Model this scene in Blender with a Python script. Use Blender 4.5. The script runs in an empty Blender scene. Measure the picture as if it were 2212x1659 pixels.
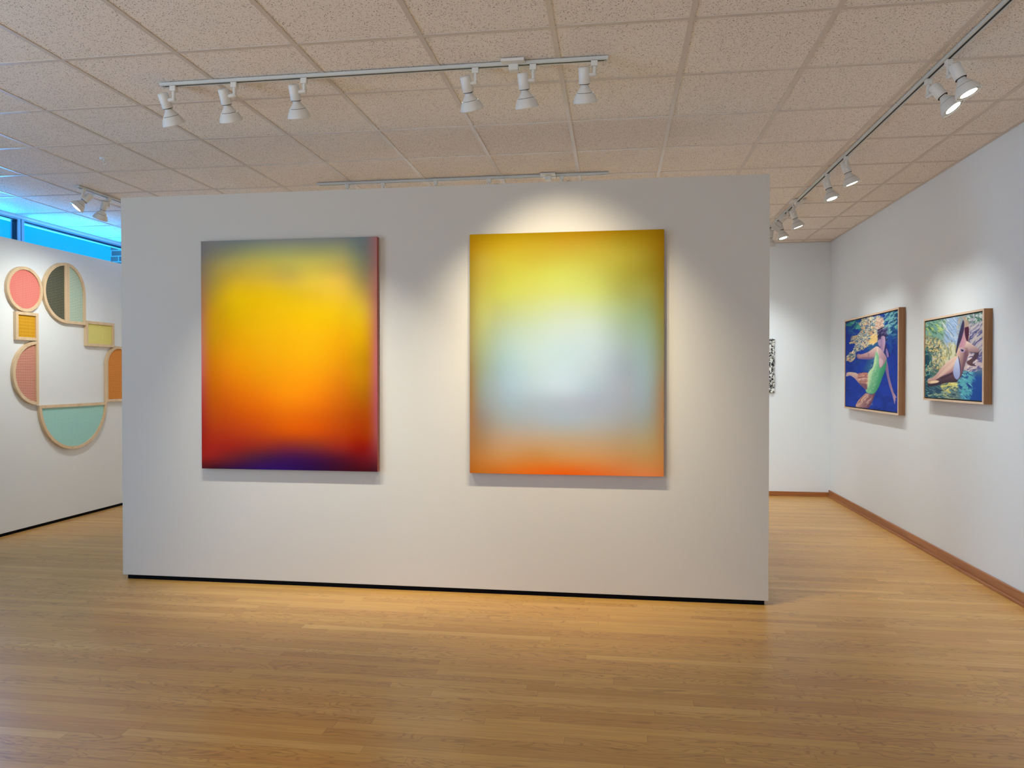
import bpy, math, random
import numpy as np
from mathutils import Vector, Matrix

random.seed(7)
S = bpy.context.scene
COL = S.collection
PI = math.pi

# ------------------------------------------------------------------ camera
CAM = Vector((0.2786, -3.2855, 1.4038))
YAW, PITCH, ROLL = math.radians(8.0164), math.radians(-0.5986), math.radians(0.0085)
cam_d = bpy.data.cameras.new('camera')
cam = bpy.data.objects.new('camera', cam_d)
COL.objects.link(cam)
f = Vector((-math.sin(YAW) * math.cos(PITCH), math.cos(YAW) * math.cos(PITCH), math.sin(PITCH)))
r = Vector((math.cos(YAW), math.sin(YAW), 0))
u = r.cross(f)
cam.matrix_world = Matrix(((r.x, u.x, -f.x, CAM.x), (r.y, u.y, -f.y, CAM.y), (r.z, u.z, -f.z, CAM.z), (0, 0, 0, 1)))
cam_d.sensor_fit = 'HORIZONTAL'
cam_d.sensor_width = 36.0
cam_d.lens = 36.0 * 1577.38 / 2212.0
cam_d.clip_start = 0.05
S.camera = cam

# ------------------------------------------------------------------ world, daylight, exposure
S.view_settings.view_transform = 'Standard'
S.view_settings.look = 'None'
S.view_settings.gamma = 1.0
S.view_settings.exposure = 0.18
S.view_settings.use_curve_mapping = False
S.cycles.use_denoising = True
S.cycles.use_adaptive_sampling = True
S.cycles.adaptive_threshold = 0.05
S.cycles.adaptive_min_samples = 16
S.cycles.max_bounces = 10
S.cycles.diffuse_bounces = 5
S.cycles.glossy_bounces = 4
S.cycles.transparent_max_bounces = 8
S.cycles.sample_clamp_indirect = 4.0
S.cycles.caustics_reflective = False
S.cycles.caustics_refractive = False

W = bpy.data.worlds.new('sky')
S.world = W
W.use_nodes = True
bg = W.node_tree.nodes['Background']
bg.inputs['Color'].default_value = (0.002, 0.46, 1.3, 1)
bg.inputs['Strength'].default_value = 1.0


def area_light(name, loc, direction, sx, sy, power, color):
    d = bpy.data.lights.new(name, 'AREA')
    d.shape = 'RECTANGLE'
    d.size, d.size_y = sx, sy
    d.energy = power
    d.color = color
    o = bpy.data.objects.new(name, d)
    COL.objects.link(o)
    o.location = loc
    o.rotation_euler = Vector(direction).to_track_quat('-Z', 'Z').to_euler()
    return o


# daylight through the tall street windows behind and to the left of the camera
area_light('daylight_left_windows', (-5.40, -2.5, 1.55), (1, 0, 0.6), 6.2, 2.2, 215, (0.55, 0.75, 1.0))
area_light('daylight_street_windows', (-1.4, -7.85, 1.5), (0, 1, 2.4), 6.4, 1.8, 240, (1.0, 0.91, 0.72))
# added unseen light outside the high window, turns the ceiling near it blue
area_light('added_high_window_fill', (-6.35, 3.6, 2.20), (1, 0, 0.25), 5.0, 1.0, 460, (0.04, 0.40, 1.0))

# ------------------------------------------------------------------ materials
T = 0.6096           # ceiling tile module
H = 2.969            # ceiling height
XR, YB = 2.765, 5.655
XL = -5.48


def lin(c):
    out = []
    for v in c[:3]:
        v = v / 255.0
        out.append(v / 12.92 if v <= 0.04045 else ((v + 0.055) / 1.055) ** 2.4)
    return tuple(out) + (1.0,)


class NT:
    """small helper to write node trees"""

    def __init__(self, name, rough=0.5, metal=0.0, spec=0.5):
        self.m = bpy.data.materials.new(name)
        self.m.use_nodes = True
        self.t = self.m.node_tree
        self.b = self.t.nodes['Principled BSDF']
        self.b.inputs['Roughness'].default_value = rough
        self.b.inputs['Metallic'].default_value = metal
        self.b.inputs['Specular IOR Level'].default_value = spec

    def n(self, typ, **kw):
        x = self.t.nodes.new(typ)
        for k, v in kw.items():
            setattr(x, k, v)
        return x

    def put(self, sock, v):
        if isinstance(v, bpy.types.NodeSocket):
            self.t.links.new(v, sock)
        elif v is not None:
            sock.default_value = v

    def math(self, op, a, b=None, c=None, clamp=False):
        x = self.n('ShaderNodeMath', operation=op)
        x.use_clamp = clamp
        self.put(x.inputs[0], a)
        self.put(x.inputs[1], b)
        self.put(x.inputs[2], c)
        return x.outputs[0]

    def mix(self, fac, a, b, blend='MIX'):
        x = self.n('ShaderNodeMix', data_type='RGBA', blend_type=blend)
        self.put(x.inputs[0], fac)
        self.put(x.inputs[6], a)
        self.put(x.inputs[7], b)
        return x.outputs[2]

    def obj(self):
        return self.n('ShaderNodeTexCoord').outputs['Object']

    def mapped(self, vec, scale=(1, 1, 1), loc=(0, 0, 0), rot=(0, 0, 0)):
        x = self.n('ShaderNodeMapping')
        self.put(x.inputs['Vector'], vec)
        x.inputs['Scale'].default_value = scale
        x.inputs['Location'].default_value = loc
        x.inputs['Rotation'].default_value = rot
        return x.outputs[0]

    def noise(self, vec, scale, detail=3, rough=0.5, dist=0.0):
        x = self.n('ShaderNodeTexNoise')
        self.put(x.inputs['Vector'], vec)
        x.inputs['Scale'].default_value = scale
        x.inputs['Detail'].default_value = detail
        x.inputs['Roughness'].default_value = rough
        x.inputs['Distortion'].default_value = dist
        return x.outputs['Fac']

    def ramp(self, fac, stops):
        x = self.n('ShaderNodeValToRGB')
        self.put(x.inputs[0], fac)
        e = x.color_ramp.elements
        while len(e) < len(stops):
            e.new(0.5)
        for el, (p, c) in zip(e, stops):
            el.position = p
            el.color = c if len(c) == 4 else tuple(c) + (1,)
        return x.outputs[0]

    def bump(self, h, strength=0.3, dist=0.002):
        x = self.n('ShaderNodeBump')
        x.inputs['Strength'].default_value = strength
        x.inputs['Distance'].default_value = dist
        self.put(x.inputs['Height'], h)
        self.put(self.b.inputs['Normal'], x.outputs[0])

    def color(self, c):
        self.put(self.b.inputs['Base Color'], c)
        return self


def wall_paint(name, rgb, rough=0.75):
    k = NT(name, rough, spec=0.3)
    v = k.obj()
    k.color(k.mix(k.noise(v, 1.3, 2), lin(rgb), lin([x * 0.985 for x in rgb])))
    k.bump(k.noise(v, 170, 3, 0.6), 0.12, 0.0015)
    return k.m


M_WALL = wall_paint('wall_paint', (225, 230, 233))
M_PART = wall_paint('partition_paint', (198, 191, 180))


def plain(name, rgb, rough=0.5, metal=0.0, spec=0.5):
    k = NT(name, rough, metal, spec)
    v = k.obj()
    k.color(k.mix(k.noise(v, 9, 2), lin(rgb), lin([x * 0.96 for x in rgb])))
    return k.m


M_BLACK = plain('black_toe_kick', (5, 5, 8), 0.8, 0.0, 0.1)
M_WHITEM = plain('white_enamel', (222, 219, 212), 0.38)
M_TRACK = plain('white_track_enamel', (205, 206, 201), 0.35)
M_SLOT = plain('dark_slot', (24, 22, 20), 0.7)
M_BULB = plain('white_lamp_housing', (220, 217, 210), 0.42)
M_ALU = plain('window_aluminium', (150, 165, 180), 0.35, 0.3)
M_DARKF = plain('dark_gasket', (16, 26, 48), 0.5)
_k = NT('clear_lamp_rim', 0.15, 0.3)
_v = _k.n('ShaderNodeTexVoronoi')
_k.put(_v.inputs['Vector'], _k.obj())
_v.inputs['Scale'].default_value = 95
_k.color(_k.mix(_k.math('LESS_THAN', _v.outputs['Distance'], 0.38), lin((225, 222, 205)), lin((96, 88, 70))))
M_RIM = _k.m
M_CONC = plain('pavement', (150, 148, 142), 0.9)


def wood(name, c1, c2, axis='x', rough=0.45, scale=1.0):
    k = NT(name, rough)
    sc = {'x': (1.2, 26, 26), 'y': (26, 1.2, 26), 'z': (26, 26, 1.2)}[axis]
    v = k.mapped(k.obj(), tuple(s * scale for s in sc))
    n1 = k.noise(v, 1.0, 4, 0.6, 0.6)
    n2 = k.noise(v, 4.0, 3, 0.6)
    c = k.mix(k.ramp(n1, [(0.35, (0, 0, 0)), (0.68, (1, 1, 1))]), lin(c1), lin(c2))
    c = k.mix(k.math('MULTIPLY', n2, 0.25), c, lin([x * 0.7 for x in c2]))
    k.color(c)
    k.bump(n2, 0.1, 0.0008)
    return k.m


M_BASEX = wood('oak_baseboard_x', (176, 112, 60), (146, 86, 42), 'x', 0.4)
M_BASEY = wood('oak_baseboard_y', (176, 116, 72), (148, 90, 50), 'y', 0.4)
M_FRAMEW = wood('pale_ash_frame', (222, 196, 160), (206, 176, 138), 'z', 0.5, 0.7)
M_FRAMER = wood('maple_frame', (172, 126, 84), (148, 102, 64), 'z', 0.45, 0.8)
M_FRAMER2 = wood('cherry_frame', (164, 114, 66), (134, 88, 46), 'z', 0.4, 0.9)
M_FRAMEL = wood('maple_frame_lit', (224, 194, 164), (208, 174, 140), 'y', 0.45)  # paler copy of the frame wood, window light put into its colour


def ceiling_mat():
    k = NT('fissured_ceiling_tile', 0.9, spec=0.15)
    v = k.obj()
    warp = k.n('ShaderNodeVectorMath', operation='ADD')
    nz = k.n('ShaderNodeTexNoise')
    k.put(nz.inputs['Vector'], v)
    nz.inputs['Scale'].default_value = 45
    sc = k.n('ShaderNodeVectorMath', operation='SCALE')
    k.put(sc.inputs[0], nz.outputs['Color'])
    sc.inputs['Scale'].default_value = 0.014
    k.put(warp.inputs[0], v)
    k.put(warp.inputs[1], sc.outputs[0])
    fine = k.math('LESS_THAN', k.noise(warp.outputs[0], 205, 1, 0.4), 0.338)
    vo = k.n('ShaderNodeTexVoronoi')
    k.put(vo.inputs['Vector'], warp.outputs[0])
    vo.inputs['Scale'].default_value = 84
    dots = k.math('LESS_THAN', vo.outputs['Distance'], 0.21)
    patch = k.math('GREATER_THAN', k.noise(v, 30, 2), 0.45)
    dots = k.math('MULTIPLY', dots, patch)
    pit = k.math('MAXIMUM', fine, dots)
    base = k.mix(k.noise(v, 3, 3), lin((238, 230, 222)), lin((233, 225, 217)))
    k.color(k.mix(k.math('MULTIPLY', pit, 0.85), base, lin((108, 90, 76))))
    k.bump(k.math('SUBTRACT', 1.0, pit), 0.5, 0.002)
    return k.m


M_CEIL = ceiling_mat()
M_TBAR = plain('ceiling_tee_enamel', (208, 196, 185), 0.42, spec=0.5)


def floor_mat():
    k = NT('strip_oak_floor', 0.3, spec=0.5)
    v = k.obj()
    sep = k.n('ShaderNodeSeparateXYZ')
    k.put(sep.inputs[0], v)
    x, y = sep.outputs[0], sep.outputs[1]
    wd = 0.0572
    ry = k.math('DIVIDE', y, wd)
    row = k.math('FLOOR', ry)
    fy = k.math('SUBTRACT', ry, row)

    def wn(a, b=0.0):
        w = k.n('ShaderNodeTexWhiteNoise', noise_dimensions='2D')
        cx = k.n('ShaderNodeCombineXYZ')
        k.put(cx.inputs[0], a)
        k.put(cx.inputs[1], b)
        k.put(w.inputs['Vector'], cx.outputs[0])
        return w.outputs['Value']
    ln = k.math('MULTIPLY_ADD', wn(row, 3.3), 0.9, 0.65)
    off = k.math('MULTIPLY', wn(row, 7.7), 9.0)
    rx = k.math('DIVIDE', k.math('ADD', x, off), ln)
    ix = k.math('FLOOR', rx)
    fx = k.math('SUBTRACT', rx, ix)
    rnd = wn(row, ix)
    rnd2 = wn(k.math('ADD', row, 51.3), ix)
    base = k.ramp(rnd, [(0.0, lin((188, 138, 70))), (0.3, lin((199, 150, 78))), (0.6, lin((206, 158, 84))), (0.85, lin((195, 142, 76))), (1.0, lin((213, 168, 96)))])
    # grain: streaks along the board, shifted per board
    cmb = k.n('ShaderNodeCombineXYZ')
    k.put(cmb.inputs[0], k.math('ADD', x, k.math('MULTIPLY', rnd, 37.0)))
    k.put(cmb.inputs[1], k.math('ADD', y, k.math('MULTIPLY', rnd2, 11.0)))
    gv = k.mapped(cmb.outputs[0], (2.2, 60, 1))
    g1 = k.noise(gv, 1.6, 5, 0.65, 0.8)
    # cathedral figure
    cv = k.mapped(cmb.outputs[0], (1.5, 8, 1))
    cn = k.noise(cv, 1.5, 2, 0.5, 0.5)
    rings = k.math('SINE', k.math('MULTIPLY', cn, 88))
    rings = k.math('MULTIPLY', k.math('GREATER_THAN', rnd2, 0.5), k.math('SMOOTHSTEP' if False else 'MAXIMUM', rings, 0.0))
    c = k.mix(k.math('MULTIPLY', k.ramp(g1, [(0.42, (0, 0, 0)), (0.72, (1, 1, 1))]), 0.46), base, lin((146, 99, 54)))
    c = k.mix(k.math('MULTIPLY', k.math('POWER', rings, 3.0), 0.5), c, lin((134, 90, 46)))
    # rare dark mineral streaks and knots
    st = k.noise(k.mapped(cmb.outputs[0], (3.0, 30, 1)), 1.1, 3, 0.6)
    c = k.mix(k.math('MULTIPLY', k.math('GREATER_THAN', st, 0.735), 0.35), c, lin((112, 78, 48)))
    # joints
    ey = k.math('MINIMUM', fy, k.math('SUBTRACT', 1.0, fy))
    gy = k.math('LESS_THAN', ey, 0.012)
    ex = k.math('MULTIPLY', k.math('MINIMUM', fx, k.math('SUBTRACT', 1.0, fx)), ln)
    gx = k.math('LESS_THAN', ex, 0.0009)
    gap = k.math('MAXIMUM', gy, gx)
    c = k.mix(k.math('MULTIPLY', gap, 0.50), c, lin((92, 60, 34)))
    k.color(c)
    rgh = k.math('MULTIPLY_ADD', k.noise(k.mapped(v, (0.9, 2.5, 1)), 1.4, 2), 0.10, 0.27)
    k.put(k.b.inputs['Roughness'], rgh)
    bh = k.math('ADD', k.math('MULTIPLY', gap, -1.0), k.math('MULTIPLY', k.noise(k.mapped(v, (1.0, 6, 1)), 6.0, 2), 0.35))
    k.bump(bh, 0.12, 0.001)
    return k.m


M_FLOOR = floor_mat()


def glass_mat():
    m = bpy.data.materials.new('window_glass')
    m.use_nodes = True
    t = m.node_tree
    t.nodes.clear()
    out = t.nodes.new('ShaderNodeOutputMaterial')
    tr = t.nodes.new('ShaderNodeBsdfTransparent')
    tr.inputs[0].default_value = (0.93, 0.97, 0.98, 1)
    gl = t.nodes.new('ShaderNodeBsdfGlossy')
    gl.inputs['Roughness'].default_value = 0.02
    fr = t.nodes.new('ShaderNodeFresnel')
    fr.inputs[0].default_value = 1.45
    mx = t.nodes.new('ShaderNodeMixShader')
    ge = t.nodes.new('ShaderNodeNewGeometry')
    ml = t.nodes.new('ShaderNodeMath')
    ml.operation = 'MULTIPLY_ADD'
    ml.inputs[1].default_value = -1.0
    ml.inputs[2].default_value = 1.0
    t.links.new(ge.outputs['Backfacing'], ml.inputs[0])
    m2 = t.nodes.new('ShaderNodeMath')
    m2.operation = 'MULTIPLY'
    t.links.new(fr.outputs[0], m2.inputs[0])
    t.links.new(ml.outputs[0], m2.inputs[1])
    t.links.new(m2.outputs[0], mx.inputs[0])
    t.links.new(tr.outputs[0], mx.inputs[1])
    t.links.new(gl.outputs[0], mx.inputs[2])
    t.links.new(mx.outputs[0], out.inputs[0])
    return m


M_GLASS = glass_mat()


def brick_mat():
    k = NT('brick', 0.85)
    v = k.n('ShaderNodeTexCoord').outputs['Object']
    sep = k.n('ShaderNodeSeparateXYZ')
    k.put(sep.inputs[0], v)
    cx = k.n('ShaderNodeCombineXYZ')
    k.put(cx.inputs[0], k.math('ADD', sep.outputs[0], sep.outputs[1]))
    k.put(cx.inputs[1], sep.outputs[2])
    b = k.n('ShaderNodeTexBrick')
    k.put(b.inputs['Vector'], cx.outputs[0])
    b.inputs['Color1'].default_value = lin((150, 120, 110))
    b.inputs['Color2'].default_value = lin((120, 96, 92))
    b.inputs['Mortar'].default_value = lin((205, 200, 195))
    b.inputs['Scale'].default_value = 1.0
    b.inputs['Mortar Size'].default_value = 0.006
    b.inputs['Brick Width'].default_value = 0.215
    b.inputs['Row Height'].default_value = 0.075
    k.color(b.outputs['Color'])
    return k.m


M_BRICK = brick_mat()


def emit_mat(name, rgb, strength):
    m = bpy.data.materials.new(name)
    m.use_nodes = True
    b = m.node_tree.nodes['Principled BSDF']
    b.inputs['Base Color'].default_value = (0.8, 0.8, 0.8, 1)
    b.inputs['Emission Color'].default_value = rgb + (1,)
    b.inputs['Emission Strength'].default_value = strength
    return m


M_LENS = emit_mat('lit_lamp_lens', (1.0, 0.97, 0.92), 9.0)


def paint_mat(name, rough=0.55, bump=0.0):
    k = NT(name, rough, spec=0.35)
    a = k.n('ShaderNodeVertexColor')
    a.layer_name = 'paint'
    k.color(a.outputs['Color'])
    if bump:
        k.bump(k.noise(k.obj(), 260, 3), bump, 0.0008)
    return k.m


M_PAINT = paint_mat('airbrushed_canvas', 0.85, 0.12)
M_PAINT.node_tree.nodes['Principled BSDF'].inputs['Specular IOR Level'].default_value = 0.06
M_OIL = paint_mat('oil_paint', 0.7, 0.2)
M_OIL.node_tree.nodes['Principled BSDF'].inputs['Specular IOR Level'].default_value = 0.12


def fabric(name, rgb, line, sy, sz, ky, kz, uneven=0.25):
    """open woven netting: threads across y and z of the panel"""
    k = NT(name, 0.8, spec=0.2)
    sep = k.n('ShaderNodeSeparateXYZ')
    v = k.obj()
    k.put(sep.inputs[0], v)
    wob = k.math('MULTIPLY', k.math('SUBTRACT', k.noise(v, 6, 2), 0.5), 0.012)

    def lines(s, period, wdt):
        q = k.math('FRACT', k.math('DIVIDE', k.math('ADD', s, wob), period))
        d = k.math('ABSOLUTE', k.math('SUBTRACT', q, 0.5))
        return k.math('LESS_THAN', d, wdt)
    ly = lines(sep.outputs[1], sy, 0.16)
    lz = lines(sep.outputs[2], sz, 0.18)
    a = k.math('MAXIMUM', k.math('MULTIPLY', ly, ky), k.math('MULTIPLY', lz, kz))
    st = k.noise(k.mapped(v, (1, 60, 4)), 1.5, 3)
    base = k.mix(k.math('MULTIPLY', st, uneven), lin(rgb), lin([min(255, x * 0.8 + 10) for x in rgb]))
    k.color(k.mix(a, base, lin(line)))
    k.bump(k.math('MAXIMUM', ly, lz), 0.4, 0.0015)
    return k.m


# ------------------------------------------------------------------ mesh helpers
class MB:
    def __init__(self, org=(0, 0, 0)):
        self.v, self.f, self.org, self.sm = [], [], Vector(org), []

    def add(self, vs, fs, smooth=False):
        k = len(self.v)
        self.v += [tuple(Vector(p) - self.org) for p in vs]
        self.f += [tuple(i + k for i in q) for q in fs]
        self.sm += [smooth] * len(fs)

    def box(self, x0, x1, y0, y1, z0, z1):
        x0, x1 = sorted((x0, x1)); y0, y1 = sorted((y0, y1)); z0, z1 = sorted((z0, z1))
        vs = [(x, y, z) for z in (z0, z1) for y in (y0, y1) for x in (x0, x1)]
        self.add(vs, [(0, 2, 3, 1), (4, 5, 7, 6), (0, 1, 5, 4), (2, 6, 7, 3), (0, 4, 6, 2), (1, 3, 7, 5)])
        return self

    def obox(self, c, ax, ay, az):
        """oriented box: centre and three half-axis vectors"""
        c, ax, ay, az = Vector(c), Vector(ax), Vector(ay), Vector(az)
        vs = [c + sx * ax + sy * ay + sz * az for sz in (-1, 1) for sy in (-1, 1) for sx in (-1, 1)]
        self.add(vs, [(0, 2, 3, 1), (4, 5, 7, 6), (0, 1, 5, 4), (2, 6, 7, 3), (0, 4, 6, 2), (1, 3, 7, 5)])
        return self

    def lathe(self, o, axis, prof, n=40, smooth=True, caps=True):
        """prof: list of (distance along axis, radius)"""
        o, a = Vector(o), Vector(axis).normalized()
        s = a.orthogonal().normalized()
        t = a.cross(s)
        vs = []
        for d, rad in prof:
            for i in range(n):
                g = 2 * PI * i / n
                vs.append(o + a * d + (s * math.cos(g) + t * math.sin(g)) * rad)
        fs = []
        for j in range(len(prof) - 1):
            for i in range(n):
                fs.append((j * n + i, (j + 1) * n + i, (j + 1) * n + (i + 1) % n, j * n + (i + 1) % n))
        self.add(vs, fs, smooth)
        if caps:
            m = len(prof)
            self.add([vs[i] for i in range(n)], [tuple(range(n))])
            self.add([vs[(m - 1) * n + i] for i in range(n)], [tuple(reversed(range(n)))])
        return self

    def tube(self, p0, p1, r0, n=20):
        d = Vector(p1) - Vector(p0)
        return self.lathe(p0, d, [(0, r0), (d.length, r0)], n)

    def build(self, name, mat, parent=None, bevel=0.0, loc=None):
        me = bpy.data.meshes.new(name)
        me.from_pydata(self.v, [], self.f)
        me.polygons.foreach_set('use_smooth', self.sm)
        me.materials.append(mat)
        me.update()
        o = bpy.data.objects.new(name, me)
        COL.objects.link(o)
        if parent is not None:
            o.parent = parent
        if loc is not None:
            o.location = loc
        if bevel:
            b = o.modifiers.new('bevel', 'BEVEL')
            b.width = bevel
            b.segments = 2
            b.limit_method = 'ANGLE'
        return o


def tag(o, label=None, cat=None, group=None, kind=None):
    for kx, vx in (('label', label), ('category', cat), ('group', group), ('kind', kind)):
        if vx:
            o[kx] = vx
    return o


def thing(name, loc, label, cat, group=None):
    o = bpy.data.objects.new(name, None)
    COL.objects.link(o)
    o.location = loc
    return tag(o, label, cat, group)


def struct(o):
    o['kind'] = 'structure'
    return o


# ------------------------------------------------------------------ room shell
YF = -8.0
struct(MB().box(XL - 0.3, XR + 0.3, YF - 0.3, YB + 0.3, -0.1, 0).build('floor', M_FLOOR))
struct(MB().box(XL - 0.3, XR + 0.3, YF - 0.3, YB + 0.3, H + 0.0022, H + 0.12).build('ceiling', M_CEIL))
# right and back walls
struct(MB().box(XR, XR + 0.15, YF, YB + 0.15, 0, H + 0.02).build('wall_right', M_WALL))
struct(MB().box(XL - 0.2, XR, YB, YB + 0.15, 0, H + 0.02).build('wall_back', M_WALL))
# front wall behind the camera with two tall street windows
g = MB()
g.box(XL - 0.2, -4.7, YF - 0.15, YF, 0, H)
g.box(1.9, XR, YF - 0.15, YF, 0, H)
g.box(-4.7, 1.9, YF - 0.15, YF, 0, 0.28)
g.box(-4.7, 1.9, YF - 0.15, YF, 2.72, H)
struct(g.build('wall_front', M_WALL))
for i, (a, b) in enumerate(((-4.7, -1.42), (-1.38, 1.9))):
    wf = MB()
    for x0, x1 in ((a, a + 0.05), (b - 0.05, b)):
        wf.box(x0, x1, YF - 0.12, YF - 0.05, 0.28, 2.72)
    wf.box(a, b, YF - 0.12, YF - 0.05, 0.28, 0.34)
    wf.box(a, b, YF - 0.12, YF - 0.05, 2.66, 2.72)
    w = struct(wf.build('window_%d' % (i + 5), M_ALU))
    MB().box(a + 0.05, b - 0.05, YF - 0.095, YF - 0.085, 0.34, 2.66).build('pane', M_GLASS, w)
# outer left wall: high windows beyond, tall windows before
ZS, ZW = 1.95, 2.935
g = MB()
g.box(XL - 0.2, XL, 2.12, YB, 0, ZS)
g.box(XL - 0.2, XL, YF, YB, ZW + 0.012, H)
g.box(XL - 0.2, XL, YF, -5.75, 0, H)
g.box(XL - 0.2, XL, 2.12, 2.24, 0, H)
g.box(XL - 0.2, XL, -5.75, 2.12, 0, 0.35)
struct(g.build('wall_far_left', M_WALL))
# long head trim over the high windows
struct(MB().box(XL - 0.001, XL + 0.018, 2.14, YB, 2.944, H).build('trim_1', plain('head_trim_paint', (205, 210, 215), 0.5)))


def high_window(n, y0, y1):
    m = MB()
    x0, x1 = XL - 0.075, XL + 0.004
    m.box(x0, x1, y0, y1, ZW - 0.004, ZW + 0.012)            # bright head bar
    m.box(x0, x1, y0, y1, ZS, ZS + 0.04)
    m.box(x0, x1, y0, y0 + 0.034, ZS + 0.04, ZW - 0.004)
    m.box(x0, x1, y1 - 0.034, y1, ZS + 0.04, ZW - 0.004)
    w = struct(m.build('window_%d' % n, M_ALU))
    gk = MB()
    gk.box(x0 + 0.02, x1 - 0.012, y0 + 0.034, y1 - 0.034, ZW - 0.014, ZW - 0.004)
    gk.box(x0 + 0.02, x1 - 0.012, y0 + 0.034, y0 + 0.040, ZS + 0.04, ZW - 0.014)
    gk.box(x0 + 0.02, x1 - 0.012, y1 - 0.040, y1 - 0.034, ZS + 0.04, ZW - 0.014)
    gk.build('gasket', M_DARKF, w)
    MB().box(XL - 0.045, XL - 0.039, y0 + 0.034, y1 - 0.034, ZS + 0.04, ZW - 0.004).build('pane', M_GLASS, w)


high_window(1, 3.141, 5.64)
high_window(2, 2.24, 3.129)
wf = MB()
for y in (-5.75, -3.78, -1.81, 0.16, 2.06):
    wf.box(XL - 0.12, XL - 0.05, y, y + 0.06, 0.35, ZW)
wf.box(XL - 0.12, XL - 0.05, -5.75, 2.12, 0.35, 0.41)
wf.box(XL - 0.12, XL - 0.05, -5.75, 2.12, ZW - 0.06, ZW)
w3 = struct(wf.build('window_3', M_ALU))
MB().box(XL - 0.09, XL - 0.085, -5.69, 2.06, 0.41, ZW - 0.06).build('pane', M_GLASS, w3)

# outside: brick wing wall and ground
bw = MB().box(-6.36, XL - 0.201, 5.60, 5.85, -0.15, 3.5).build('brick_wall', M_BRICK)
tag(bw, 'brick wing wall seen through the high window at far left', 'brick wall')
gr = MB().box(-30, XL - 0.31, -20, 20, -0.3, -0.15).build('pavement', M_CONC)
tag(gr, 'pavement outside the left windows', 'pavement', None, 'structure')

# ceiling tee grid: main tees along y, cross tees along x
g = MB()
i = math.floor(XL / T) + 1
while i * T < XR:
    if i * T > XL + 0.02:
        g.box(i * T - 0.012, i * T + 0.012, YF, YB, H - 0.0015, H + 0.0020)
    i += 1
j = math.floor(YF / T) + 1
while j * T < YB:
    g.box(XL, XR, j * T - 0.0119, j * T + 0.0119, H - 0.0010, H + 0.0020)
    j += 1
# wall angles
g.box(XR - 0.022, XR - 0.0005, YF, YB, H - 0.0020, H + 0.0020)
g.box(XL, XR, YB - 0.022, YB - 0.0005, H - 0.0020, H + 0.0020)
struct(g.build('trim_2', M_TBAR))

# wooden baseboards with shoe moulding
g = MB()
g.box(XR - 0.016, XR - 0.0003, YF, YB, 0.0, 0.078)
g.box(XR - 0.030, XR - 0.016, YF, YB, 0.0, 0.020)
struct(g.build('baseboard_right', M_BASEY, bevel=0.003))
g = MB()
g.box(XL, XR - 0.016, YB - 0.016, YB - 0.0003, 0.0, 0.052)
g.box(XL, XR - 0.030, YB - 0.028, YB - 0.016, 0.0, 0.016)
struct(g.build('baseboard_back', M_BASEX, bevel=0.003))

# free standing partition in the middle, on a recessed black base
PY, PX0, PX1, PZ = 1.342, -3.100, 1.211, 2.636
struct(MB().box(PX0, PX1, PY, PY + 0.30, 0.030, PZ).build('wall_middle', M_PART, bevel=0.0015))
struct(MB().box(PX0 + 0.030, PX1 - 0.022, PY + 0.013, PY + 0.285, 0.0, 0.030).build('baseboard_middle', M_BLACK))
# lining wall at the left with a black base, shorter than the ceiling
DX = -5.03
struct(MB().box(DX - 0.12, DX, 2.20, YB - 0.001, 0.027, 2.626).build('wall_left', M_WALL, bevel=0.0015))
struct(MB().box(DX - 0.11, DX - 0.004, 2.22, YB - 0.002, 0.0, 0.027).build('baseboard_left', M_BLACK))

# ------------------------------------------------------------------ painted canvases
def s2l(a):
    a = np.clip(np.asarray(a, float), 0, 255) / 255.0
    return np.where(a <= 0.04045, a / 12.92, ((a + 0.055) / 1.055) ** 2.4)


def interp_grid(us, vs, grid, U, V):
    """smooth (cosine eased) interpolation of a colour table in linear light"""
    us, vs = np.array(us), np.array(vs)
    G = np.asarray(grid, float)

    def cr(x, xs, Y):
        # monotone-ish cubic hermite along axis 0
        m = np.gradient(Y, xs, axis=0)
        k = np.clip(np.searchsorted(xs, x) - 1, 0, len(xs) - 2)
        h = (xs[k + 1] - xs[k])
        t = ((x - xs[k]) / h)[:, None, None]
        h = h[:, None, None]
        return ((2 * t**3 - 3 * t**2 + 1) * Y[k] + (t**3 - 2 * t**2 + t) * h * m[k] + (-2 * t**3 + 3 * t**2) * Y[k + 1] + (t**3 - t**2) * h * m[k + 1])
    A = cr(V, vs, G)
    B = cr(U, us, A.transpose(1, 0, 2)).transpose(1, 0, 2)
    return np.clip(B, 0, 255)


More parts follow.
